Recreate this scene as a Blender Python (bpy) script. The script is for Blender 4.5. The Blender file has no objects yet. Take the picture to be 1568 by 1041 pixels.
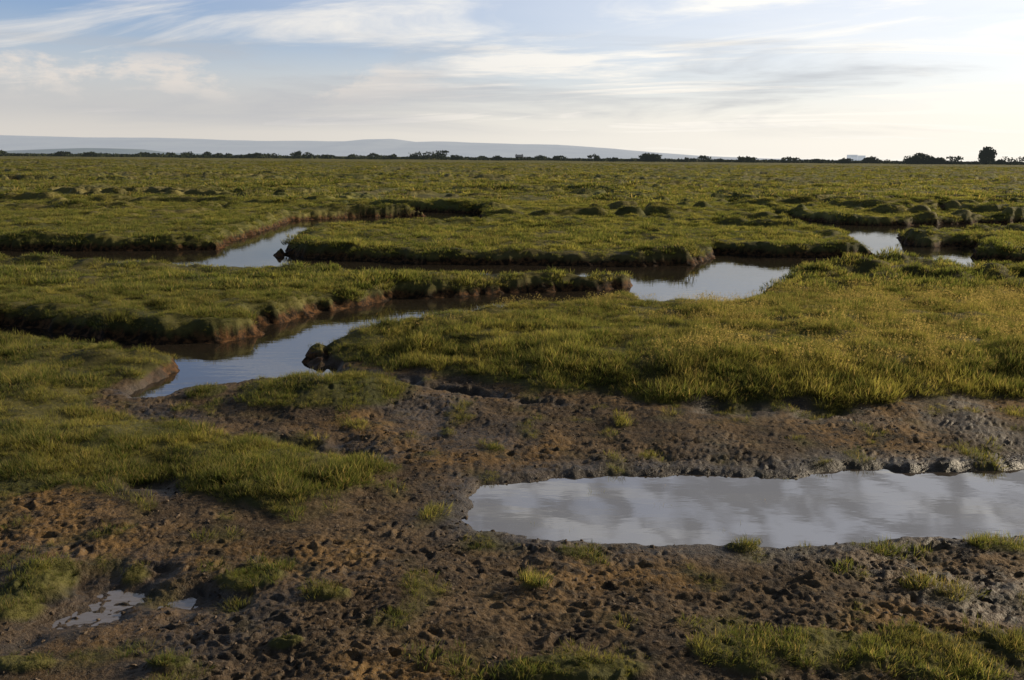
import bpy, bmesh, math, numpy as np
from mathutils import Vector, Matrix
rng=np.random.default_rng(7)
scene=bpy.context.scene
scene.view_settings.view_transform='Standard'; scene.view_settings.look='None'; scene.view_settings.exposure=0
# ------------------------------------------------ camera
W,Hh,F=1568.0,1041.0,1358.0
CAMZ=2.5
t=math.atan(279.5/F); phi=math.radians(0.5)
r0=np.array([1,0,0.]); f0=np.array([0,math.cos(t),-math.sin(t)]); u0=np.array([0,math.sin(t),math.cos(t)])
r1=r0*math.cos(phi)+u0*math.sin(phi); u1=u0*math.cos(phi)-r0*math.sin(phi)
cd=bpy.data.cameras.new("camera"); cam=bpy.data.objects.new("camera",cd); scene.collection.objects.link(cam)
cd.sensor_width=36; cd.lens=F/W*36; cd.clip_start=0.1; cd.clip_end=60000
M=Matrix(((r1[0],u1[0],-f0[0],0),(r1[1],u1[1],-f0[1],0),(r1[2],u1[2],-f0[2],CAMZ),(0,0,0,1)))
cam.matrix_world=M; scene.camera=cam
def ray(px,py):
    return f0+r1*((px-W/2)/F)+u1*(-(py-Hh/2)/F)
def gnd(px,py,z):
    d=ray(px,py); k=(z-CAMZ)/d[2]; return (d[0]*k,d[1]*k)
def at(px,py,dist):
    d=ray(px,py); k=dist/d[1]; return (d[0]*k,dist,CAMZ+d[2]*k)
# ------------------------------------------------ noise
def make_perm(seed):
    r=np.random.default_rng(seed); p=r.permutation(256); p=np.concatenate([p,p,p]); a=r.random(256)*2*np.pi
    return p,np.cos(a),np.sin(a)
PERM={}
def perlin(x,y,seed=0):
    if seed not in PERM: PERM[seed]=make_perm(seed)
    p,gx,gy=PERM[seed]
    xf=np.floor(x); yf=np.floor(y); xi=xf.astype(np.int64)&255; yi=yf.astype(np.int64)&255
    fx=x-xf; fy=y-yf
    u=fx*fx*fx*(fx*(fx*6-15)+10); v=fy*fy*fy*(fy*(fy*6-15)+10)
    def g(ix,iy,dx,dy):
        h=p[p[ix]+iy]; return gx[h]*dx+gy[h]*dy
    a=g(xi,yi,fx,fy); b=g((xi+1)&255,yi,fx-1,fy); c=g(xi,(yi+1)&255,fx,fy-1); d=g((xi+1)&255,(yi+1)&255,fx-1,fy-1)
    return ((a+(b-a)*u)+((c+(d-c)*u)-(a+(b-a)*u))*v)*1.5
def fbm(x,y,sc,octs,seed,gain=.5):
    o=0;a=1
    for i in range(octs):
        o=o+a*perlin(x*sc+i*17.3,y*sc-i*9.1,seed+i); sc*=2; a*=gain
    return o
def sst(a,b,x):
    q=np.clip((x-a)/(b-a),0,1); return q*q*(3-2*q)
# ------------------------------------------------ polygons (traced on the ground, metres)
WZ=-0.42; PZ=-0.40
def poly(pts): return np.array([gnd(*p) for p in pts])
L=0.0; w=WZ
creekA=poly([(-200,500,w),(0,498,w),(110,508,w),(180,520,w),(250,526,w),(330,524,w),(375,514,w),(400,500,w),(480,480,w),(560,466,w),(600,455,w),(690,455,w),(760,450,w),(850,446,w),
  (960,441,w),(985,436,w),(1000,441,L),(900,447,L),(860,449,L),(780,456,L),(700,467,L),(640,477,L),(570,484,L),(520,496,L),(490,518,L),(488,545,w),(505,560,w),(540,574,w),(600,590,w),(700,603,w),(860,632,w),(780,625,w),(640,600,-.36),(560,590,-.34),(480,578,-.3),(400,580,-.3),(355,603,-.38),(300,603,w),(240,618,w),(180,612,w),(200,600,w),(255,578,w),(262,562,w),(220,538,-.22),(150,524,-.2),(60,512,-.2),(-200,512,-.2)])
creekB=poly([(-200,382,w),(0,382,w),(150,384,w),(330,382,w),(355,368,w),(395,356,w),(420,347,w),(440,338,w),(540,333,w),(640,331,w),(740,329,w),(745,332,L),(640,336,L),(520,341,L),(460,348,L),(448,361,L),(426,374,L),(424,388,w),(470,394,w),(560,398,w),(640,403,w),(700,404,w),(860,406,w),(980,408,w),(1060,405,w),(1084,398,w),(1094,387,w),(1200,394,w),(1330,393,w),
  (1450,392,w),(1568,400,w),(1800,402,w),(1800,408,L),(1568,406,L),(1450,398,L),(1330,398,L),(1215,411,L),(1200,422,L),(1150,442,L),(1060,451,L),(985,455,L),(965,441,w),(978,425,L),(965,409,L),(900,411,L),(850,411,L),(700,409,L),(560,403,L),(420,398,L),(340,398,L),(180,395,L),(100,389,L),(-200,388,L)])
creekC=poly([(1180,330,w),(1290,343,w),(1340,345,w),(1388,345,w),(1450,343,w),(1700,341,w),(1700,344,L),(1450,347,L),(1392,352,L),(1380,360,w),(1385,372,w),(1420,378,w),(1500,376,w),(1500,381,L),(1420,388,L),(1365,381,L),(1320,367,L),(1290,352,L),(1180,334,L)])
creekD=poly([(110,322,w),(200,322,w),(215,320,w),(200,315,L),(110,315,L)])
creekE=poly([(480,326,w),(560,322,w),(620,323,w),(740,326,w),(740,321,L),(620,317,L),(560,317,L)])
creeks=[creekA,creekB,creekC,creekD,creekE]
mud=poly([(-900,760,-.3),(-200,765,-.3),(0,768,-.3),(180,752,-.3),(330,790,-.32),(430,800,-.34),(520,775,-.34),(590,730,-.34),(560,690,-.34),(470,672,-.34),(380,655,-.34),(320,640,-.36),(240,630,-.36),(165,606,-.36),(200,600,-.4),(350,600,-.36),(540,575,w),(700,596,-.4),(860,622,-.38),(1000,628,-.36),(1200,640,-.36),(1400,634,-.36),(1568,630,-.36),(1900,622,-.36),(2600,640,-.36),(2600,1700,-.3),(784,2600,-.3),(-1200,1700,-.3)])
puddle=poly([(p[0],p[1],PZ) for p in [(695,797),(728,772),(716,757),(742,742),(850,733),(950,727),(1050,726),(1130,729),(1210,731),(1290,716),(1340,715),(1400,722),(1568,716),(1800,712),(2000,760),(1850,826),(1568,823),(1500,827),(1380,823),(1350,834),(1200,839),(1100,839),(1000,836),(900,833),(800,823),(740,813)]])
wets=[poly([(x,y,PZ) for x,y in P]) for P in [
 [(120,905),(200,895),(235,915),(190,945),(130,958),(60,975),(100,935)],
 [(210,735),(245,730),(280,742),(245,755),(212,752)],
 [(430,693),(490,690),(560,704),(540,712),(470,702)],
 [(1080,632),(1150,630),(1160,636),(1090,640)],
 [(1235,634),(1280,634),(1278,643),(1240,643)],
 [(280,925),(340,915),(360,930),(300,942)]]]
patches=[(400,882,60,18),(60,892,70,24),(10,930,50,18),(875,842,28,8),(1137,832,26,8),(1540,832,44,13),(870,1036,120,18),(1180,1010,110,28),(1400,1010,190,40),(1560,1000,100,34),(262,1022,30,10),(505,914,32,8),(480,722,110,26),(420,760,70,20),(820,900,18,6),(440,990,26,7),(1700,1010,160,50),(20,1020,60,14)]
def ell(cx,cy,rx,ry):
    x0,y0=gnd(cx,cy,-.33); x1,_=gnd(cx+rx,cy,-.33); _,ya=gnd(cx,cy-ry,-.33); _,yb=gnd(cx,cy+ry,-.33)
    return (x0,y0,x1-x0,(ya-yb)/2)
patW=[ell(*p) for p in patches]
mouW=[ell(*p[:4])+(p[4],p[5]) for p in [(500,606,135,28,.17,1),(318,606,30,8,.06,1),(1388,709,20,5,.045,0),(1455,706,24,6,.055,0),(1530,704,50,6,.04,0),(1290,704,60,6,.03,0),(1640,700,60,7,.05,0)]]
ruts=[poly([(p[0],p[1],-.33) for p in q_]) for q_ in ([(250,1012),(600,985),(850,962),(1100,938),(1350,902),(1568,884),(1900,860)],[(400,948),(700,922),(1000,898),(1300,868),(1568,852)])]
def pldist(P,x,y):
    d=np.full(x.shape,9.)
    for i in range(len(P)-1):
        ax,ay=P[i]; bx,by=P[i+1]; ex,ey=bx-ax,by-ay
        k=np.clip(((x-ax)*ex+(y-ay)*ey)/(ex*ex+ey*ey),0,1); d=np.minimum(d,np.hypot(x-ax-ex*k,y-ay-ey*k))
    return d
def sdf(P,x,y,far=3.0):
    out=np.full(x.shape,far)
    lo=P.min(0)-far; hi=P.max(0)+far
    m=(x>lo[0])&(x<hi[0])&(y>lo[1])&(y<hi[1])
    if not m.any(): return out
    X=x[m];Y=y[m]; d=np.full(X.shape,far*far); ins=np.zeros(X.shape,bool)
    n=len(P)
    for i in range(n):
        ax,ay=P[i]; bx,by=P[(i+1)%n]; ex,ey=bx-ax,by-ay
        k=np.clip(((X-ax)*ex+(Y-ay)*ey)/(ex*ex+ey*ey+1e-12),0,1)
        d=np.minimum(d,(X-ax-ex*k)**2+(Y-ay-ey*k)**2)
        c=((ay>Y)!=(by>Y))
        with np.errstate(divide='ignore',invalid='ignore'):
            xx=ax+(Y-ay)/(by-ay if by!=ay else 1e-12)*ex
        ins^=(c&(X<xx))
    d=np.sqrt(d); d[ins]*=-1; out[m]=d; return out
# ------------------------------------------------ mud micro relief (hoof prints)
CS=0.012; MX0,MX1,MY0,MY1=-9.,9.,2.,13.5
nx=int((MX1-MX0)/CS); ny=int((MY1-MY0)/CS)
gx,gy=np.meshgrid(MX0+np.arange(nx)*CS,MY0+np.arange(ny)*CS)
wx=gx+.05*perlin(gx*6,gy*6,91); wy=gy+.05*perlin(gx*6,gy*6,92)
MH=0.024*fbm(wx,wy,1.8,2,40)+0.010*(0.4-np.abs(perlin(wx*5,wy*10,44)))+0.010*(0.4-np.abs(perlin(wx*12,wy*19,46)))+0.009*fbm(wx,wy,26,2,47,.6)
dens=fbm(gx,gy,.55,2,60)
MH*=(.75+.6*np.clip(dens+.2,-.6,.8))
for k in range(17000):
    x=rng.uniform(MX0+.3,MX1-.3); y=rng.uniform(MY0+.3,MY1-.3)
    i=int((x-MX0)/CS); j=int((y-MY0)/CS)
    if dens[j,i]<rng.uniform(-.7,.6): continue
    a=rng.normal(.2,.8); s=rng.uniform(.42,1.05); dep=rng.uniform(.004,.021)
    R=10
    sl=(slice(max(j-R,0),j+R),slice(max(i-R,0),i+R))
    dx=gx[sl]-x; dy=gy[sl]-y
    ca,sa=math.cos(a),math.sin(a); p=dx*ca+dy*sa; q=-dx*sa+dy*ca
    q=q+p*p*rng.uniform(-6,6)
    rr=np.sqrt((p/(.055*s))**2+(q/(.024*s))**2)
    hgt=-dep*np.exp(-rr**2.5)
    o=.045*s*rng.choice([-1,1])
    rr=np.sqrt((p/(.055*s))**2+((q-o)/(.017*s))**2)
    hgt=hgt+dep*rng.uniform(.6,1.4)*np.exp(-rr**2)
    MH[sl]+=hgt
# faint, half-trodden wheel ruts
for ri,P in enumerate(ruts):
    d=pldist(P,gx,gy)+.05*perlin(gx*1.7,gy*1.7,140+ri)+.02*perlin(gx*7,gy*7,142+ri)
    on=sst(-.2,.5,perlin(gx*.6+ri*3,gy*.6,145)+.1)
    MH+=on*(-.018*np.exp(-(d/.09)**4)*(.75+.25*np.sin(gx*62+gy*25+3*perlin(gx*3,gy*3,147))*sst(0,.5,perlin(gx*1.5,gy*2,148)))+.022*np.exp(-((d-.13)/.04)**2)*(.7+.8*perlin(gx*6,gy*6,146)))
def micro(x,y):
    fx=(x-MX0)/CS; fy=(y-MY0)/CS
    m=(fx>1)&(fx<nx-2)&(fy>1)&(fy<ny-2)
    fx=np.clip(fx,0,nx-2.001); fy=np.clip(fy,0,ny-2.001); i=fx.astype(int); j=fy.astype(int); a=fx-i; b=fy-j
    v=MH[j,i]*(1-a)*(1-b)+MH[j,i+1]*a*(1-b)+MH[j+1,i]*(1-a)*b+MH[j+1,i+1]*a*b
    return np.where(m,v,0)
def terrain(x,y):
    shp=x.shape; x=x.ravel(); y=y.ravel()
    wob=.13*perlin(x*.8,y*.8,3)+.15*perlin(x*1.9,y*1.9,4)+.08*perlin(x*5,y*5,5)
    dc=np.full(x.shape,3.)
    for c in creeks: dc=np.minimum(dc,sdf(c,x,y))
    gn=np.abs(perlin(x*.05+3,y*.028+.2,11)+.35*perlin(x*.15,y*.12,12))
    gut=sst(.06,.0,gn)*sst(42,52,y)*sst(900,300,y)*sst(-.3,-.1,perlin(x*.03,y*.05,13))
    dcw=dc+wob*np.where(dc<1.5,1,0)
    sl=.30+.18*perlin(x*.8,y*.8,9)
    sq=np.clip((dcw+.02)/np.maximum(sl,.11)/1.2,0,1)
    pc=1-(1-sq)**2.3
    dm=sdf(mud,x,y)
    wob2=.30*perlin(x*.8,y*.8,6)+.18*perlin(x*2.3,y*2.3,7)+.06*perlin(x*7,y*7,8)
    ramp=np.where(x>-1.2,1.5,1.4)
    pm=sst(-.05,1,(dm+wob2*.8)/ramp)
    high=-.13+.06*fbm(x,y,.16,2,20)+.06*fbm(x,y,.55,2,24)+.05*fbm(x,y,1.7,2,28)
    xw=x+3*perlin(x*.06,y*.06,37); yw=y+3*perlin(x*.05,y*.05,38)
    hm=perlin(xw*.22,yw*.40,31)+.6*perlin(xw*.75,yw*1.0,32)+.35*perlin(xw*.06,yw*.06,39)
    high=high+(.40*sst(.20,.68,hm)-.12*sst(-.3,-.8,hm))*sst(26,46,y)*sst(700,180,y)*(.45+.7*sst(-.4,.5,perlin(x*.035,y*.03,34)))
    high=high+(.10+.16*perlin(x*.7,y*.7,33))*np.exp(-((dcw-.5)/.4)**2)*(dc<2)*(.35+.65*sst(17,24,y))
    high=high+.30*fbm(x,y,.02,2,35)*sst(90,220,y)
    shelf=sst(-.4,-1.6,x)*sst(14.0,12.2,y)
    high=high-.10*shelf
    isl=(x>-1.4)*sst(9,12,y)*sst(16,13,y)
    high=high+.08*isl
    hx,hy=gnd(1400,415,0)
    high=high+(.20+.36*perlin(x*1.1,y*1.1,36))*np.exp(-((x-hx)/4.)**2-((y-hy)/1.8)**2)
    mh=micro(x,y)
    dp=sdf(puddle,x,y)+.05*perlin(x*3,y*3,15)+.03*perlin(x*9,y*9,16)
    low=-.36+.045*sst(0,1.5,dp)+.025*fbm(x,y,.7,2,50)*sst(.1,.8,dp)
    low=low+mh*np.clip(.30+.8*sst(-.1,.3,dp),0,1.1)
    low=low-.10*sst(.12,-.2,dp)
    wet=sst(.6,0,dp)
    for P in wets:
        dw=sdf(P,x,y)+.14*perlin(x*4,y*4,17)
        s=sst(.30,-.10,dw); low=low*(1-s)+(-.406+mh*1.0)*s; wet=np.maximum(wet,sst(.6,0,dw)*.95)
    wet=np.maximum(wet,.7*sst(.1,.7,fbm(x,y,.5,2,57)))
    pat=np.zeros(x.shape)
    for (cx,cy,rx,ry) in patW:
        rr=((x-cx)/rx)**2+((y-cy)/ry)**2
        pat=np.maximum(pat,np.exp(-rr*.9)*(1.1+.9*perlin(x*3,y*3,18)))
    pat=np.maximum(pat,.60*sst(.60,.95,fbm(x,y,1.3,2,58))*sst(.4,1.,dp))
    low=low+.035*sst(.2,.8,pat)
    for (cx,cy,rx,ry,h,g) in mouW:
        rr=((x-cx)/rx)**2+((y-cy)/ry)**2
        s=np.exp(-rr**1.2*1.0)*(1+.35*perlin(x*2,y*2,19)+(0 if g else .6)*perlin(x*7,y*9,21)); low=low+h*s
        if g: pat=np.maximum(pat,s*1.15)
    bed=-.58
    lowc=bed+(low-bed)*sst(-.35,.10,dcw)
    z=lowc+(high-lowc)*pm*pc
    z=z-gut*.5*pm
    veg=sst(.18,.48,pc+.14*perlin(x*3,y*3,53))*np.maximum(sst(.0,.25,pm+.18*perlin(x*2.5,y*2.5,52)),sst(.30,.6,pat))
    veg=veg*(1-.95*sst(.3,.8,gut))
    wet=np.maximum(wet*(1-pm),sst(.25,-.1,dcw))
    bank=np.maximum(pm*sst(1.0,.6,pc),sst(.3,.8,gut))
    far=sst(900,2500,y); z=z*(1-far)
    return z.reshape(shp),veg.reshape(shp),wet.reshape(shp),pm.reshape(shp),np.clip(dcw,-1,3).reshape(shp),np.clip(bank,0,1).reshape(shp),np.clip(dm,-3,3).reshape(shp)
# ------------------------------------------------ ground mesh
rows=[-8,-5,-2,0,1,1.8,2.4]; y=2.8
while y<62:
    rows.append(y)
    if y<30: d=min(max(y*y/2570*1.25,.011),.055)
    else: d=.13
    y+=d
while y<14000:
    rows.append(y); y*=1.010 if y<300 else 1.03
rows=np.array(rows)
u=np.linspace(-1,1,1081); s=1.06**np.arange(1,24); u=np.concatenate([-s[::-1],u,s])
wd=np.maximum(rows,0)*.72+2.0
GY=np.repeat(rows[:,None],len(u),1); GX=wd[:,None]*u[None,:]
Z,V,WT,PM,DC,BK,DM=terrain(GX,GY)
def mesh_np(name,co,faces,fs,mat=None,smooth=True):
    me=bpy.data.meshes.new(name); n=len(faces)//fs
    me.vertices.add(len(co)); me.vertices.foreach_set("co",np.ascontiguousarray(co,dtype=np.float32).ravel())
    me.loops.add(len(faces)); me.loops.foreach_set("vertex_index",faces.astype(np.int32))
    me.polygons.add(n); me.polygons.foreach_set("loop_start",(np.arange(n)*fs).astype(np.int32)); me.polygons.foreach_set("loop_total",np.full(n,fs,np.int32))
    me.polygons.foreach_set("use_smooth",np.full(n,smooth))
    me.update(calc_edges=True)
    if mat: me.materials.append(mat)
    return me
def attr(me,name,v):
    a=me.attributes.new(name,'FLOAT','POINT'); a.data.foreach_set("value",np.ascontiguousarray(v,dtype=np.float32).ravel())
def link(name,me):
    o=bpy.data.objects.new(name,me); scene.collection.objects.link(o); return o
# ------------------------------------------------ material helpers
class NT:
    def __init__(s,mat):
        s.t=mat.node_tree; s.n=s.t.nodes; s.l=s.t.links; s.n.clear()
    def node(s,ty,**k):
        n=s.n.new(ty)
        for a,b in k.items():
            setattr(n,a,b)
        return n
    def set(s,sock,v):
        if isinstance(v,bpy.types.NodeSocket): s.l.new(v,sock)
        elif v is not None: sock.default_value=v
    def math(s,op,a,b=None,c=None,clamp=False):
        n=s.node('ShaderNodeMath',operation=op,use_clamp=clamp); s.set(n.inputs[0],a)
        if b is not None: s.set(n.inputs[1],b)
        if c is not None: s.set(n.inputs[2],c)
        return n.outputs[0]
    def vmath(s,op,a,b=None):
        n=s.node('ShaderNodeVectorMath',operation=op); s.set(n.inputs[0],a)
        if b is not None: s.set(n.inputs[1],b)
        return n.outputs['Value'] if op in('DOT_PRODUCT','LENGTH') else n.outputs[0]
    def mix(s,f,a,b,bt='MIX'):
        n=s.node('ShaderNodeMix',data_type='RGBA',blend_type=bt); s.set(n.inputs[0],f); s.set(n.inputs[6],a); s.set(n.inputs[7],b); return n.outputs[2]
    def noise(s,vec,sc,det=4,rough=.5,dist=0):
        n=s.node('ShaderNodeTexNoise'); s.set(n.inputs['Vector'],vec); n.inputs['Scale'].default_value=sc; n.inputs['Detail'].default_value=det; n.inputs['Roughness'].default_value=rough; n.inputs['Distortion'].default_value=dist; return n.outputs[0]
    def ss(s,v,a,b,c=0.,d=1.):
        n=s.node('ShaderNodeMapRange',interpolation_type='SMOOTHSTEP'); s.set(n.inputs[0],v)
        for i,q in enumerate((a,b,c,d)): n.inputs[i+1].default_value=q
        return n.outputs[0]
    def att(s,name):
        n=s.node('ShaderNodeAttribute',attribute_name=name); return n.outputs['Fac']
def C(r,g,b): return (r,g,b,1)
def newmat(name):
    m=bpy.data.materials.new(name); m.use_nodes=True; return m,NT(m)
# ground material
gm,T=newmat("marsh_ground")
geo=T.node('ShaderNodeNewGeometry'); pos=geo.outputs['Position']
veg=T.att("veg"); wet=T.att("wet"); bank=T.att("bank")
n1=T.noise(pos,1.3,3,.6); n2=T.noise(pos,8,3,.65); n3=T.noise(pos,.45,2,.5); n4=T.noise(pos,45,2,.6)
mudc=T.mix(T.ss(n1,.38,.62),C(.080,.055,.034),C(.150,.102,.058))
mudc=T.mix(T.ss(n2,.44,.64),mudc,C(.045,.034,.025))
orange=T.ss(n3,.46,.58); mudc=T.mix(T.math('MULTIPLY',T.math('MULTIPLY',orange,T.ss(n2,.64,.42)),.65),mudc,C(.25,.145,.050))
mudc=T.mix(T.math('MULTIPLY',T.ss(n4,.5,.75),.55),mudc,C(.22,.18,.135))
mudw=T.mix(T.math('MULTIPLY',wet,.78),mudc,C(.040,.032,.026))
mudw=T.mix(bank,mudw,T.mix(T.ss(n2,.4,.65),C(.018,.012,.008),C(.13,.065,.028)))
g1=T.noise(pos,.06,3,.6); g2=T.noise(pos,.7,3,.65); g4=T.noise(pos,.22,3,.6)
gc=T.mix(T.ss(g2,.36,.64),C(.080,.094,.030),C(.22,.205,.062))
gc=T.mix(T.math('MULTIPLY',T.ss(g1,.42,.62),.6),gc,C(.24,.195,.080))
gc=T.mix(T.math('MULTIPLY',T.ss(g4,.54,.66),.6),gc,C(.055,.055,.022))
dn=T.vmath('LENGTH',pos)
soil=T.mix(.5,C(.045,.036,.018),gc)
gc=T.mix(T.ss(dn,20,60),soil,gc)
col=T.mix(veg,mudw,gc)
bs=T.node('ShaderNodeBsdfPrincipled'); T.set(bs.inputs['Base Color'],col)
wn=T.math('MULTIPLY',T.math('MULTIPLY',wet,T.math('SUBTRACT',1.,veg)),T.math('SUBTRACT',1.,bank))
ro=T.math('SUBTRACT',.8,T.math('MULTIPLY',wn,.34)); T.set(bs.inputs['Roughness'],ro)
T.set(bs.inputs['Specular IOR Level'],T.math('ADD',.10,T.math('MULTIPLY',wn,.24)))
bp=T.node('ShaderNodeBump'); bp.inputs['Strength'].default_value=.9; bp.inputs['Distance'].default_value=.025
T.set(bp.inputs['Height'],T.noise(pos,30,4,.7))
bp2=T.node('ShaderNodeBump'); bp2.inputs['Strength'].default_value=.9
T.set(bp2.inputs['Distance'],T.math('MULTIPLY',T.ss(dn,25,90),.35)); T.set(bp2.inputs['Height'],T.noise(pos,1.6,3,.7)); T.l.new(bp.outputs[0],bp2.inputs['Normal'])
T.l.new(bp2.outputs[0],bs.inputs['Normal'])
out=T.node('ShaderNodeOutputMaterial'); T.l.new(bs.outputs[0],out.inputs[0])
nr,nc=GX.shape
idx=np.arange(nr*nc).reshape(nr,nc)
q=np.stack([idx[:-1,:-1],idx[:-1,1:],idx[1:,1:],idx[1:,:-1]],-1).reshape(-1)
me=mesh_np("ground",np.stack([GX,GY,Z],-1).reshape(-1,3),q,4,gm)
attr(me,"veg",V); attr(me,"wet",WT); attr(me,"bank",BK)
link("marsh_ground",me)
# ------------------------------------------------ water
def watermat(name,tint,bstr,bsc,ior=4.8,rough=.02):
    m,T=newmat(name); geo=T.node('ShaderNodeNewGeometry'); pos=geo.outputs['Position']
    mp=T.node('ShaderNodeMapping'); T.l.new(pos,mp.inputs[0]); mp.inputs['Scale'].default_value=(1,2.5,1)
    bp=T.node('ShaderNodeBump'); bp.inputs['Strength'].default_value=bstr; bp.inputs['Distance'].default_value=.01
    T.set(bp.inputs['Height'],T.noise(mp.outputs[0],bsc,3,.5))
    b=T.node('ShaderNodeBsdfDiffuse'); b.inputs[0].default_value=tint
    g=T.node('ShaderNodeBsdfGlossy'); g.inputs['Roughness'].default_value=rough; T.l.new(bp.outputs[0],g.inputs['Normal'])
    fr=T.node('ShaderNodeFresnel'); fr.inputs[0].default_value=ior
    mx=T.node('ShaderNodeMixShader'); T.l.new(fr.outputs[0],mx.inputs[0]); T.l.new(b.outputs[0],mx.inputs[1]); T.l.new(g.outputs[0],mx.inputs[2])
    o=T.node('ShaderNodeOutputMaterial'); T.l.new(mx.outputs[0],o.inputs[0]); return m
wm=watermat("creek_water",C(.035,.028,.020),.20,2.2,5.4); pm_=watermat("pool_water",C(.085,.068,.050),.05,3.,4.8); pw=watermat("silty_film",C(.17,.14,.11),.3,9.,2.6,.12)
def sheet(name,x0,x1,y0,y1,z,mat):
    me=mesh_np(name,np.array([[x0,y0,z],[x1,y0,z],[x1,y1,z],[x0,y1,z]]),np.array([0,1,2,3]),4,mat,False); return link(name,me)
ycre=gnd(784,640,w)[1]
sheet("creek_water",-60,60,ycre,75,WZ,wm)
lo=puddle.min(0)-.5; hi=puddle.max(0)+.5
sheet("muddy_puddle",lo[0],hi[0],lo[1],min(hi[1],ycre-.02),PZ,pm_)
for i,P in enumerate(wets[:3]+wets[5:]):
    lo=P.min(0)-.30; hi=P.max(0)+.30
    sheet("muddy_puddle",lo[0],hi[0],lo[1],hi[1],PZ-.004-.002*i,pw)
# ------------------------------------------------ grass
def grassmat(name,c0,c1,c2,ctip):
    m,T=newmat(name); geo=T.node('ShaderNodeNewGeometry'); pos=geo.outputs['Position']
    h=T.att("h"); r=T.att("rnd"); oi=T.node('ShaderNodeObjectInfo').outputs['Random']
    a=T.noise(pos,.30,3,.6); b=T.noise(pos,1.5,2,.6)
    c=T.mix(T.ss(a,.44,.56),c0,c1); c=T.mix(T.ss(b,.47,.56),c,c2)
    c=T.mix(T.math('MULTIPLY',T.ss(a,.46,.38),.45),c,C(.20,.155,.07))
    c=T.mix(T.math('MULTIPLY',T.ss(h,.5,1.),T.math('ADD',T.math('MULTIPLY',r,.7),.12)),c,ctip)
    c=T.mix(T.math('MULTIPLY',T.ss(r,.78,.90),.85),c,C(.38,.28,.15))
    c=T.mix(T.math('MULTIPLY',oi,.65),c,C(.052,.072,.024))
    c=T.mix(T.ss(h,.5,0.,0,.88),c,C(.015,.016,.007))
    d=T.node('ShaderNodeBsdfDiffuse'); T.set(d.inputs[0],c)
    tr=T.node('ShaderNodeBsdfTranslucent'); T.set(tr.inputs[0],T.mix(1.,c,C(2.0,1.9,1.1),'MULTIPLY'))
    mx=T.node('ShaderNodeMixShader'); mx.inputs[0].default_value=.48; T.l.new(d.outputs[0],mx.inputs[1]); T.l.new(tr.outputs[0],mx.inputs[2])
    o=T.node('ShaderNodeOutputMaterial'); T.l.new(mx.outputs[0],o.inputs[0]); return m
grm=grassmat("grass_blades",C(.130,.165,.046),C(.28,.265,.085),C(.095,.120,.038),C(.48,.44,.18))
def clump(name,n,rad,h0,h1,wd_,lean,mat,seedheads=0,seed=0):
    r=np.random.default_rng(seed); co=[];fa=[];hh=[];rr=[]
    def strip(bx,by,H,wv,az,ln,cur,rnd,lev=3,tipw=0.):
        base=len(co); fw=az+r.uniform(-1.2,1.2)+math.pi/2; sx,sy=math.cos(fw)*wv/2,math.sin(fw)*wv/2
        for k in range(lev):
            tt=k/lev; o=ln*H*(tt*.5+cur*tt*tt); z=H*tt*(1-.25*cur*tt)-.01
            ww=1-.35*tt
            x=bx+math.cos(az)*o; y=by+math.sin(az)*o
            co.append((x-sx*ww,y-sy*ww,z)); co.append((x+sx*ww,y+sy*ww,z)); hh.extend([tt,tt]); rr.extend([rnd,rnd])
        o=ln*H*(.5+cur); co.append((bx+math.cos(az)*o,by+math.sin(az)*o,H*(1-.25*cur))); hh.append(1); rr.append(rnd)
        for k in range(lev-1):
            b=base+2*k; fa.extend([b,b+1,b+3, b,b+3,b+2])
        b=base+2*(lev-1); fa.extend([b,b+1,b+2])
        return co[-1]
    for i in range(n):
        a=r.uniform(0,2*math.pi); d=rad*math.sqrt(r.random()); 
        az=a+r.normal(0,.9); strip(d*math.cos(a),d*math.sin(a),r.uniform(h0,h1)*(1-.35*(d/rad)**2),wd_*r.uniform(.6,1.3),az,lean*r.uniform(.3,1.4),r.uniform(.2,1.),r.random())
    for i in range(seedheads):
        a=r.uniform(0,2*math.pi); d=rad*math.sqrt(r.random()); H=h1*r.uniform(1.2,1.8)
        tp=strip(d*math.cos(a),d*math.sin(a),H,wd_*.35,a,.25,r.uniform(.1,.6),.95)
        for j in range(7):
            b=len(co); c=np.array(tp)+r.normal(0,1,3)*np.array([.006,.006,.02])-np.array([0,0,.01])
            for k in range(3): co.append(tuple(c+r.normal(0,.008,3))); hh.append(1.); rr.append(.97)
            fa.extend([b,b+1,b+2])
    me=mesh_np(name,np.array(co),np.array(fa),3,mat,False); attr(me,"h",np.array(hh)); attr(me,"rnd",np.array(rr))
    return bpy.data.objects.new(name,me)
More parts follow.
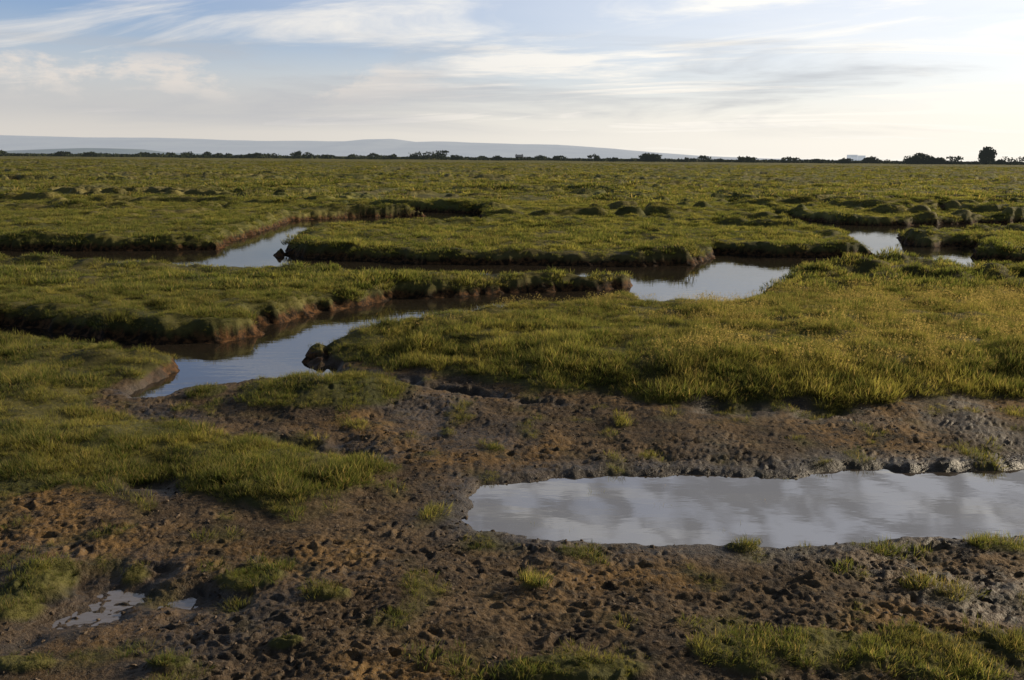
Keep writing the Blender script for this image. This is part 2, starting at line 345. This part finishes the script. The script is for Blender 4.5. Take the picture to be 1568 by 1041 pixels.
def scatter(name,clumps,x,y,z,scl,idxs,tilt=.12,zs=None):
    col=bpy.data.collections.new(name+"_sources")
    for c in clumps: col.objects.link(c)
    n=len(x); me=bpy.data.meshes.new(name); me.vertices.add(n); me.vertices.foreach_set("co",np.stack([x,y,z],-1).astype(np.float32).ravel())
    rot=np.stack([rng.normal(0,tilt,n),rng.normal(0,tilt,n),rng.uniform(0,6.283,n)],-1)
    a=me.attributes.new("rot",'FLOAT_VECTOR','POINT'); a.data.foreach_set("vector",rot.astype(np.float32).ravel())
    if zs is None: zs=np.ones(n)
    a=me.attributes.new("scl",'FLOAT_VECTOR','POINT'); a.data.foreach_set("vector",np.stack([scl,scl,scl*zs],-1).astype(np.float32).ravel())
    a=me.attributes.new("idx",'INT','POINT'); a.data.foreach_set("value",idxs.astype(np.int32))
    o=link(name,me); md=o.modifiers.new("scatter",'NODES'); g=bpy.data.node_groups.new(name,'GeometryNodeTree'); md.node_group=g
    g.interface.new_socket("Geometry",in_out='INPUT',socket_type='NodeSocketGeometry'); g.interface.new_socket("Geometry",in_out='OUTPUT',socket_type='NodeSocketGeometry')
    gi=g.nodes.new('NodeGroupInput'); go=g.nodes.new('NodeGroupOutput'); ip=g.nodes.new('GeometryNodeInstanceOnPoints')
    ci=g.nodes.new('GeometryNodeCollectionInfo'); ci.inputs['Collection'].default_value=col; ci.inputs['Separate Children'].default_value=True; ci.inputs['Reset Children'].default_value=True
    def na(nm,ty):
        q=g.nodes.new('GeometryNodeInputNamedAttribute'); q.data_type=ty; q.inputs['Name'].default_value=nm; return [s for s in q.outputs if s.enabled][0]
    g.links.new(gi.outputs[0],ip.inputs['Points']); g.links.new(ci.outputs[0],ip.inputs['Instance']); ip.inputs['Pick Instance'].default_value=True
    g.links.new(na("idx",'INT'),ip.inputs['Instance Index']); g.links.new(na("rot",'FLOAT_VECTOR'),ip.inputs['Rotation']); g.links.new(na("scl",'FLOAT_VECTOR'),ip.inputs['Scale'])
    g.links.new(ip.outputs[0],go.inputs[0]); return o
def pts(n,y0,y1,power):
    U=rng.random(n)
    if power==0: y=y0*(y1/y0)**U
    else: y=(y0**(power+1)+U*(y1**(power+1)-y0**(power+1)))**(1/(power+1))
    x=rng.uniform(-1,1,n)*(y*.68+1.0); return x,y
# near
x,y=pts(42000,3.,18,1.)
xe,ye=pts(9000,3.5,8.5,.2)
x=np.concatenate([x,xe]); y=np.concatenate([y,ye])
z,v,wt,pm,dc,bk,dm=terrain(x,y)
k=rng.random(len(x))<v*1.0; k&=(v>.2); x,y,z,v,pm,dc,dm=x[k],y[k],z[k],v[k],pm[k],dc[k],dm[k]
island=(x>-2.3)&(pm>.2)&(y>8.5)
ln_=perlin(x*.9,y*.9,70)+.9*perlin(x*2.6,y*2.6,71)
th=.52+.46*ln_
front=island*sst(2.6,.8,dm)
th=th+np.where(island,.08,0)+.32*front; th*=np.where(pm<.3,.78+.7*pm,1.)
th=np.where(island&(dc<1.),th*.75,th)
th=np.clip(th,.20,1.5)
cl=[clump("clump_%d"%i,38,.13,.08,.19,.006,.6,grm,seed=i) for i in range(4)]+[clump("clump_s%d"%i,30,.13,.10,.20,.006,.5,grm,seedheads=5,seed=20+i) for i in range(2)]
ids=rng.integers(0,4,len(x)); sd=(perlin(x*.7+5,y*.8,73)+.14*(x-2.5)>.05)&island&(dm>1.)&(rng.random(len(x))<.4); ids=np.where(sd,rng.integers(4,6,len(x)),ids)
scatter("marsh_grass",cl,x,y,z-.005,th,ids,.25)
print("near",len(x))
x,y=pts(52000,17,55,.6); z,v,wt,pm,dc,bk,dm=terrain(x,y)
k=(rng.random(len(x))<v)&(v>.2); x,y,z=x[k],y[k],z[k]
th=np.clip(.72+.45*perlin(x*.5,y*.5,74)+.65*perlin(x*1.5,y*1.5,75),.25,1.9)
cl=[clump("mclump_%d"%i,40,.22,.08,.18,.013,.6,grm,seed=40+i) for i in range(4)]
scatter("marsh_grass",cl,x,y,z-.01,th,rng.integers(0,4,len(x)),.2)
print("mid",len(x))
x,y=pts(46000,52,420,0); z,v,wt,pm,dc,bk,dm=terrain(x,y)
k=(rng.random(len(x))<v)&(v>.3)&(perlin(x*.25,y*.25,78)+.8*perlin(x*.04,y*.04,79)>-.3); x,y,z=x[k],y[k],z[k]
th=np.clip(.75+.5*perlin(x*.12,y*.12,76)+.5*perlin(x*.5,y*.5,77)+.3*rng.normal(size=len(x))**2*.4,.25,2.2)*(.6+y/260)
cl=[clump("fclump_%d"%i,32,.55,.12,.30,.05,.7,grm,seed=60+i) for i in range(4)]
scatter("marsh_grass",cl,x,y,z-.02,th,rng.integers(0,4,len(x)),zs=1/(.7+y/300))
print("far",len(x))
# mud clods
cm_,T=newmat("mud_clod"); geo=T.node('ShaderNodeNewGeometry'); oi=T.node('ShaderNodeObjectInfo').outputs['Random']
b=T.node('ShaderNodeBsdfPrincipled'); T.set(b.inputs['Base Color'],T.mix(oi,C(.040,.029,.020),C(.16,.115,.078))); b.inputs['Roughness'].default_value=.7; b.inputs['Specular IOR Level'].default_value=.2
o=T.node('ShaderNodeOutputMaterial'); T.l.new(b.outputs[0],o.inputs[0])
srcs=[]
for i in range(4):
    bm=bmesh.new(); bmesh.ops.create_icosphere(bm,subdivisions=2,radius=1.)
    r=np.random.default_rng(100+i); ax=r.uniform(.6,1.3,3); off=r.uniform(0,50,2)
    for vv in bm.verts:
        c=np.array(vv.co); k_=1+.45*float(perlin(np.array([c[0]*1.4+off[0]]),np.array([c[1]*1.4+c[2]*1.1+off[1]]),120)[0])
        vv.co=Vector(c*k_*ax*np.array([1,1,.55]))
    m_=bpy.data.meshes.new("clod_%d"%i); bm.to_mesh(m_); bm.free(); m_.materials.append(cm_); srcs.append(bpy.data.objects.new("clod_%d"%i,m_))
x,y=pts(26000,3.2,11.5,.3); z,v,wt,pm,dc,bk,dm=terrain(x,y)
k=(v<.3)&(z>-.405)&(dc>.05)&(fbm(x,y,.9,2,130)>rng.uniform(-.6,.6,len(x))); x,y,z=x[k],y[k],z[k]
scatter("mud_clods",srcs,x,y,z,.004+.014*rng.random(len(x))**3,rng.integers(0,4,len(x)),.4)
print("clods",len(x))
# ------------------------------------------------ distant things
def simplemat(name,c1,c2,sc,haze_glow=None):
    m,T=newmat(name); geo=T.node('ShaderNodeNewGeometry'); n=T.noise(geo.outputs['Position'],sc,4,.6)
    b=T.node('ShaderNodeBsdfPrincipled'); T.set(b.inputs['Base Color'],T.mix(T.ss(n,.35,.65),c1,c2)); b.inputs['Roughness'].default_value=.9; b.inputs['Specular IOR Level'].default_value=.1
    if haze_glow: b.inputs['Emission Color'].default_value=haze_glow[0]; b.inputs['Emission Strength'].default_value=haze_glow[1]  # emission stands in for airlight haze; these surfaces give no light
    o=T.node('ShaderNodeOutputMaterial'); T.l.new(b.outputs[0],o.inputs[0]); return m
leaf=simplemat("distant_foliage",C(.020,.030,.012),C(.050,.060,.022),.25,(C(.55,.62,.62),.03))  # faint emission lifts the leaves as painted distance haze
bark=simplemat("bark",C(.04,.032,.025),C(.06,.05,.04),1.)
def quads(cs,size,r):
    n=len(cs); a=r.normal(size=(n,3)); a/=np.linalg.norm(a,axis=1)[:,None]; b=np.cross(a,r.normal(size=(n,3))); b/=np.linalg.norm(b,axis=1)[:,None]
    s=size*r.uniform(.5,1.3,(n,1)); a*=s; b*=s*.7
    return np.stack([cs-a-b*.4,cs+b-a*.2,cs+a+b*.3,cs-b+a*.1],1).reshape(-1,3)
def crown(cx,cy,bz,wd_,ht,r,n,low=0.0):
    Ln=r.integers(7,11); c=[]
    for i in range(Ln):
        ox=r.uniform(-.36,.36); top=1-1.6*ox*ox
        o=np.array([ox*wd_,r.uniform(-.3,.3)*wd_,bz+ht*(low+(top-.2-low)*r.uniform(.15,1.))]); rad=np.array([wd_*.22,wd_*.22,ht*.22])*r.uniform(.7,1.2)
        p=r.normal(size=(n//Ln,3)); p/=np.linalg.norm(p,axis=1)[:,None]; p*=r.random((len(p),1))**.4; c.append(np.array([cx,cy,0])+o+p*rad)
    return np.concatenate(c)
def taper(cx,cy,z0,z1,ra,rb,nx_=0,ny_=0,k=6):
    v=[]
    for (z,rr,ox,oy) in ((z0,ra,0,0),(z1,rb,nx_,ny_)):
        for i in range(k): v.append((cx+ox+rr*math.cos(6.283*i/k),cy+oy+rr*math.sin(6.283*i/k),z))
    f=[]
    for i in range(k): f.append((i,(i+1)%k,k+(i+1)%k,k+i))
    return v,f
D=800.
def base(px):
    return at(px,245,D)[0]
tr=np.random.default_rng(5); allq=[]
small=[(445,18,9),(462,12,6),(478,20,8),(500,16,6),(530,12,5),(560,14,7),(580,12,5),(610,10,5),(645,22,12),(675,22,12),(700,12,6),(735,12,5),(760,14,6),(830,14,6),(855,16,6),(910,14,8),(935,10,4),(1015,16,9),(1040,14,5),(1085,14,8),(1108,10,5),(1130,10,7),(1148,6,7),(1175,16,7),(1200,20,7),(1240,14,5),(1270,16,5),(1290,10,5),(1330,12,8),(1350,20,8),(1440,18,8),(1468,20,10),(1520,16,6),(1545,24,7),(1600,40,12),(1700,30,9),(20,20,6),(60,18,5),(100,14,6),(140,16,6),(190,22,7),(230,18,6),(262,20,7),(290,18,7),(320,14,5),(345,22,6),(380,20,5),(410,20,6),(-60,30,8),(-160,24,7)]
ppm=D/F
for (px,wp,hp) in small:
    allq.append(crown(base(px),D+tr.uniform(-40,60),-.5,wp*ppm*1.5,(hp+1.5)*ppm*1.25,tr,340,0.0))
hx_=tr.uniform(-900,900,34000); hh_=1.7+2.6*np.abs(perlin(hx_*.02,hx_*0,80))+2.0*np.clip(perlin(hx_*.09,hx_*0+3,81),0,1)
allq.append(np.stack([hx_,D+tr.uniform(-6,30,34000),tr.random(34000)*hh_],-1))
co=quads(np.concatenate(allq),.9,tr)
link("distant_tree_line",mesh_np("distant_tree_line",co,np.arange(len(co)),4,leaf,False))
for (px,wp,hp,n) in [(990,30,15,800),(1393,42,19,1500),(1420,30,13,900),(1497,21,28,1700)]:
    cx=base(px); e=bpy.data.objects.new("broadleaf_tree",None); scene.collection.objects.link(e)
    wv,hv=wp*ppm,hp*ppm; q_=quads(crown(cx,D-15,-.3,wv,hv,tr,n,.05),.9,tr)
    if hp<22:
        q_=np.concatenate([q_,quads(np.stack([cx+np.clip(tr.normal(0,.24,500),-.5,.5)*wv,D-15+tr.uniform(-3,3,500),hv*.6*tr.random(500)],-1),.9,tr)])
    if hp>22:
        zz=tr.random(600)**.8; q_=np.concatenate([q_,quads(np.stack([cx+tr.normal(0,.17,600)*wv*(1.15-.4*zz),D-15+tr.uniform(-3,3,600),hv*.9*zz],-1),.9,tr)])
    o=link("crown",mesh_np("crown",q_,np.arange(len(q_)),4,leaf,False)); o.parent=e
    vs,fs=taper(cx,D-15,-.3,hv*.6,.55,.25); V2=list(vs);F2=list(fs)
    for j in range(5):
        a=tr.uniform(0,6.28); v2,f2=taper(cx,D-15,hv*tr.uniform(.25,.5),hv*tr.uniform(.6,.75),.22,.06,math.cos(a)*wv*.18,math.sin(a)*wv*.18)
        F2+=[tuple(i+len(V2) for i in ff) for ff in f2]; V2+=v2
    m_=bpy.data.meshes.new("trunk"); m_.from_pydata(V2,[],F2); m_.materials.append(bark); o=bpy.data.objects.new("trunk",m_); scene.collection.objects.link(o); o.parent=e
# hills
def ridge(name,pts_,dist,depth,mat,seed,amp):
    px=np.array([p[0] for p in pts_],float); py=np.array([p[1] for p in pts_],float)
    xs=np.linspace(px[0],px[-1],500); ys=np.interp(xs,px,py)
    P=np.array([at(a,b,dist) for a,b in zip(xs,ys)])
    top=P[:,2]+amp*fbm(P[:,0],P[:,0]*0,6/dist,4,seed); top=np.maximum(top,-5)
    K=14; co=[]
    for k in range(K+1):
        s_=k/K; prof=math.sin(s_*math.pi/2)
        yy=dist-depth*(1-s_); nz=1+.12*fbm(P[:,0],np.full(500,yy),8/dist,3,seed+3)*(1-prof)
        co.append(np.stack([P[:,0],np.full(500,yy),top*prof*nz-2*(1-prof)],-1))
    co=np.array(co); ii=np.arange((K+1)*500).reshape(K+1,500)
    q=np.stack([ii[:-1,:-1],ii[:-1,1:],ii[1:,1:],ii[1:,:-1]],-1).reshape(-1)
    link(name,mesh_np(name,co.reshape(-1,3),q,4,mat))
hm1=simplemat("hazy_hills",C(.12,.13,.15),C(.16,.17,.18),.002,(C(.50,.54,.59),.62))  # haze over the hills painted as emission, no real atmosphere
hm2=simplemat("wooded_hills",C(.06,.08,.09),C(.10,.12,.12),.004,(C(.38,.43,.48),.42))  # nearer ridge: weaker emission painted in as airlight
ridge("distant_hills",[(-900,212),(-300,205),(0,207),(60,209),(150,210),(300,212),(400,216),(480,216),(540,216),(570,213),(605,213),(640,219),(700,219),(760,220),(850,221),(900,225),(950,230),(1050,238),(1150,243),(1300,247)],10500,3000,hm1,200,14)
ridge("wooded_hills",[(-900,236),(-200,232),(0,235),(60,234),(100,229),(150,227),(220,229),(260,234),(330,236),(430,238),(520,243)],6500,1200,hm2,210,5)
def boxes(name,parts,mats):
    e=bpy.data.objects.new(name,None); scene.collection.objects.link(e)
    for (nm,c,s,mi,kind) in parts:
        x0,x1=c[0]-s[0]/2,c[0]+s[0]/2; y0,y1=c[1]-s[1]/2,c[1]+s[1]/2; z0,z1=c[2],c[2]+s[2]
        if kind=='box': v=[(x0,y0,z0),(x1,y0,z0),(x1,y1,z0),(x0,y1,z0),(x0,y0,z1),(x1,y0,z1),(x1,y1,z1),(x0,y1,z1)]; f=[(0,1,5,4),(1,2,6,5),(2,3,7,6),(3,0,4,7),(4,5,6,7),(3,2,1,0)]
        else: ym=(y0+y1)/2; v=[(x0,y0,z0),(x1,y0,z0),(x1,y1,z0),(x0,y1,z0),(x0,ym,z1),(x1,ym,z1)]; f=[(0,1,5,4),(2,3,4,5),(1,2,5),(3,0,4),(3,2,1,0)]
        m_=bpy.data.meshes.new(nm); m_.from_pydata(v,[],f); m_.materials.append(mats[mi]); o=bpy.data.objects.new(nm,m_); scene.collection.objects.link(o); o.parent=e
hz=simplemat("hazy_concrete",C(.30,.32,.35),C(.35,.37,.40),.01,(C(.6,.64,.68),.58)); hzd=simplemat("hazy_glazing",C(.2,.23,.27),C(.23,.26,.3),.01,(C(.55,.6,.65),.56))  # concrete and glazing glow slightly to imitate airlight haze
bx=at(1310,245,6000)[0]; u_=6000/F
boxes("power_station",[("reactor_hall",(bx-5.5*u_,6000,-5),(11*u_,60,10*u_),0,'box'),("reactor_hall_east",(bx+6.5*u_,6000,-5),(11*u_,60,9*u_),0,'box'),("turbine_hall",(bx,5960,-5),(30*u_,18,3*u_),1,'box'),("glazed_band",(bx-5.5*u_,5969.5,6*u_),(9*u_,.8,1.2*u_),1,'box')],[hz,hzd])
wl=simplemat("render_wall",C(.30,.28,.25),C(.36,.33,.30),.5); rf=simplemat("slate_roof",C(.10,.09,.09),C(.15,.13,.12),.5,(C(.6,.64,.68),.10)); gl=simplemat("window_glass",C(.03,.03,.04),C(.04,.05,.06),1.)  # roof alone has a little emission as painted haze
fx=base(795); fy=D+5
parts=[("walls",(fx,fy,-.2),(6.5,5,3.3),0,'box'),("roof",(fx,fy,3.11),(7.1,5.6,1.9),1,'gable'),("chimney",(fx-2.6,fy,4.3),(.7,.7,1.3),0,'box'),("chimney_east",(fx+2.6,fy,4.3),(.7,.7,1.3),0,'box'),("annexe",(fx+5.,fy,-.2),(3.4,4,2.2),0,'box'),("annexe_roof",(fx+5.1,fy,2.01),(3.4,4.6,1.2),1,'gable'),("door",(fx,fy-2.53,-.2),(.9,.06,2.),2,'box')]
for i,dx in enumerate((-2.,2.)):
    for j,zz in enumerate((.6,2.1)): parts.append(("window_%d%d"%(i,j),(fx+dx,fy-2.53,zz),(1.,.06,.8),2,'box'))
boxes("farmhouse",parts,[wl,rf,gl])
# ------------------------------------------------ light & sky
EL=math.radians(17.5); AZ=math.radians(66)
sv=Vector((math.sin(AZ)*math.cos(EL),math.cos(AZ)*math.cos(EL),math.sin(EL)))
ld=bpy.data.lights.new("sun",'SUN'); ld.energy=5.0; ld.angle=math.radians(.5); ld.color=(1,.84,.60)
lo_=bpy.data.objects.new("sun",ld); scene.collection.objects.link(lo_); lo_.rotation_euler=sv.to_track_quat('Z','Y').to_euler(); lo_.location=(30,20,30)
wo=bpy.data.worlds.new("World"); scene.world=wo; wo.use_nodes=True
wo.cycles.sampling_method='MANUAL'; wo.cycles.sample_map_resolution=512
T=NT(wo)
sky=T.node('ShaderNodeTexSky',sky_type='NISHITA'); sky.sun_disc=False; sky.sun_elevation=EL; sky.sun_rotation=AZ; sky.air_density=1.; sky.dust_density=1.2; sky.ozone_density=1.5
tc=T.node('ShaderNodeTexCoord').outputs['Generated']; sp=T.node('ShaderNodeSeparateXYZ'); T.l.new(tc,sp.inputs[0]); X_,Y_,Z_=sp.outputs
zc=T.math('MAXIMUM',Z_,0.); den=T.math('ADD',zc,.09)
def comb(a,b,c=0.):
    n=T.node('ShaderNodeCombineXYZ'); T.set(n.inputs[0],a); T.set(n.inputs[1],b); T.set(n.inputs[2],c); return n.outputs[0]
U_=T.math('DIVIDE',X_,den); V_=T.math('DIVIDE',Y_,den)
cu=T.math('ADD',T.math('MULTIPLY',U_,.42),T.math('MULTIPLY',V_,.12)); cv=T.math('SUBTRACT',V_,T.math('MULTIPLY',U_,-.22))
c1=T.noise(comb(cu,cv),1.1,8,.60,.8)
c2=T.noise(comb(T.math('MULTIPLY',U_,.8),V_,3.),.45,4,.5,.3)
sd=T.vmath('DOT_PRODUCT',tc,tuple(sv)); toward=T.ss(sd,.0,.80)
cov=T.math('ADD',T.math('ADD',T.ss(c1,.44,.68,0,.95),T.ss(c2,.38,.60,0,.10)),T.math('MULTIPLY',toward,.55),clamp=True)
haze=T.ss(zc,.16,.01,0.,.92)
cov=T.math('MAXIMUM',cov,haze)
cloudc=T.mix(toward,C(8.6,8.5,8.4),C(12.2,11.9,11.2))
cloudc=T.mix(haze,cloudc,T.mix(toward,C(8.0,7.5,6.9),C(11.6,11.0,9.9)))
skyc=T.mix(1.,sky.outputs[0],C(1.22,1.32,1.75),'MULTIPLY')
full=T.mix(cov,skyc,cloudc)
rp=T.noise(comb(T.math('ADD',U_,T.math('MULTIPLY',V_,.12)),T.math('MULTIPLY',V_,.55)),8.5,3,.5,.4)
full=T.mix(T.math('MULTIPLY',T.ss(rp,.42,.59),T.ss(zc,.22,.30,0,.76)),full,C(3.7,3.8,4.1))
g=T.noise(comb(T.math('MULTIPLY',X_,1.3),Y_,T.math('MULTIPLY',Z_,12.)),2.0,6,.6,.5)
band=T.math('MULTIPLY',T.ss(g,.46,.68),T.math('MULTIPLY',T.ss(zc,.015,.05),T.ss(zc,.16,.09)))
full=T.mix(T.math('MULTIPLY',band,.65),full,C(5.4,5.6,6.0))
g2=T.noise(comb(T.math('MULTIPLY',X_,2.6),T.math('MULTIPLY',Y_,2.6),T.math('MULTIPLY',Z_,7.)),3.4,8,.62,.15)
cmask=T.math('MULTIPLY',T.ss(X_,.0,-.25),T.math('MULTIPLY',T.ss(zc,.02,.05),T.ss(zc,.11,.085)))
full=T.mix(T.math('MULTIPLY',T.math('MULTIPLY',cmask,T.ss(zc,.09,.05)),.50),full,C(5.7,5.7,5.9))
cm=T.math('MULTIPLY',T.ss(g2,.49,.62),T.math('MULTIPLY',cmask,T.ss(zc,.045,.08)))
full=T.mix(T.math('MULTIPLY',cm,.7),full,C(9.4,8.4,7.5))
clear=T.math('MAXIMUM',T.ss(zc,.42,.62),T.ss(Y_,.25,-.35))  # unseen sky overhead and behind camera, dimmed to cut fill and strengthen sun contrast
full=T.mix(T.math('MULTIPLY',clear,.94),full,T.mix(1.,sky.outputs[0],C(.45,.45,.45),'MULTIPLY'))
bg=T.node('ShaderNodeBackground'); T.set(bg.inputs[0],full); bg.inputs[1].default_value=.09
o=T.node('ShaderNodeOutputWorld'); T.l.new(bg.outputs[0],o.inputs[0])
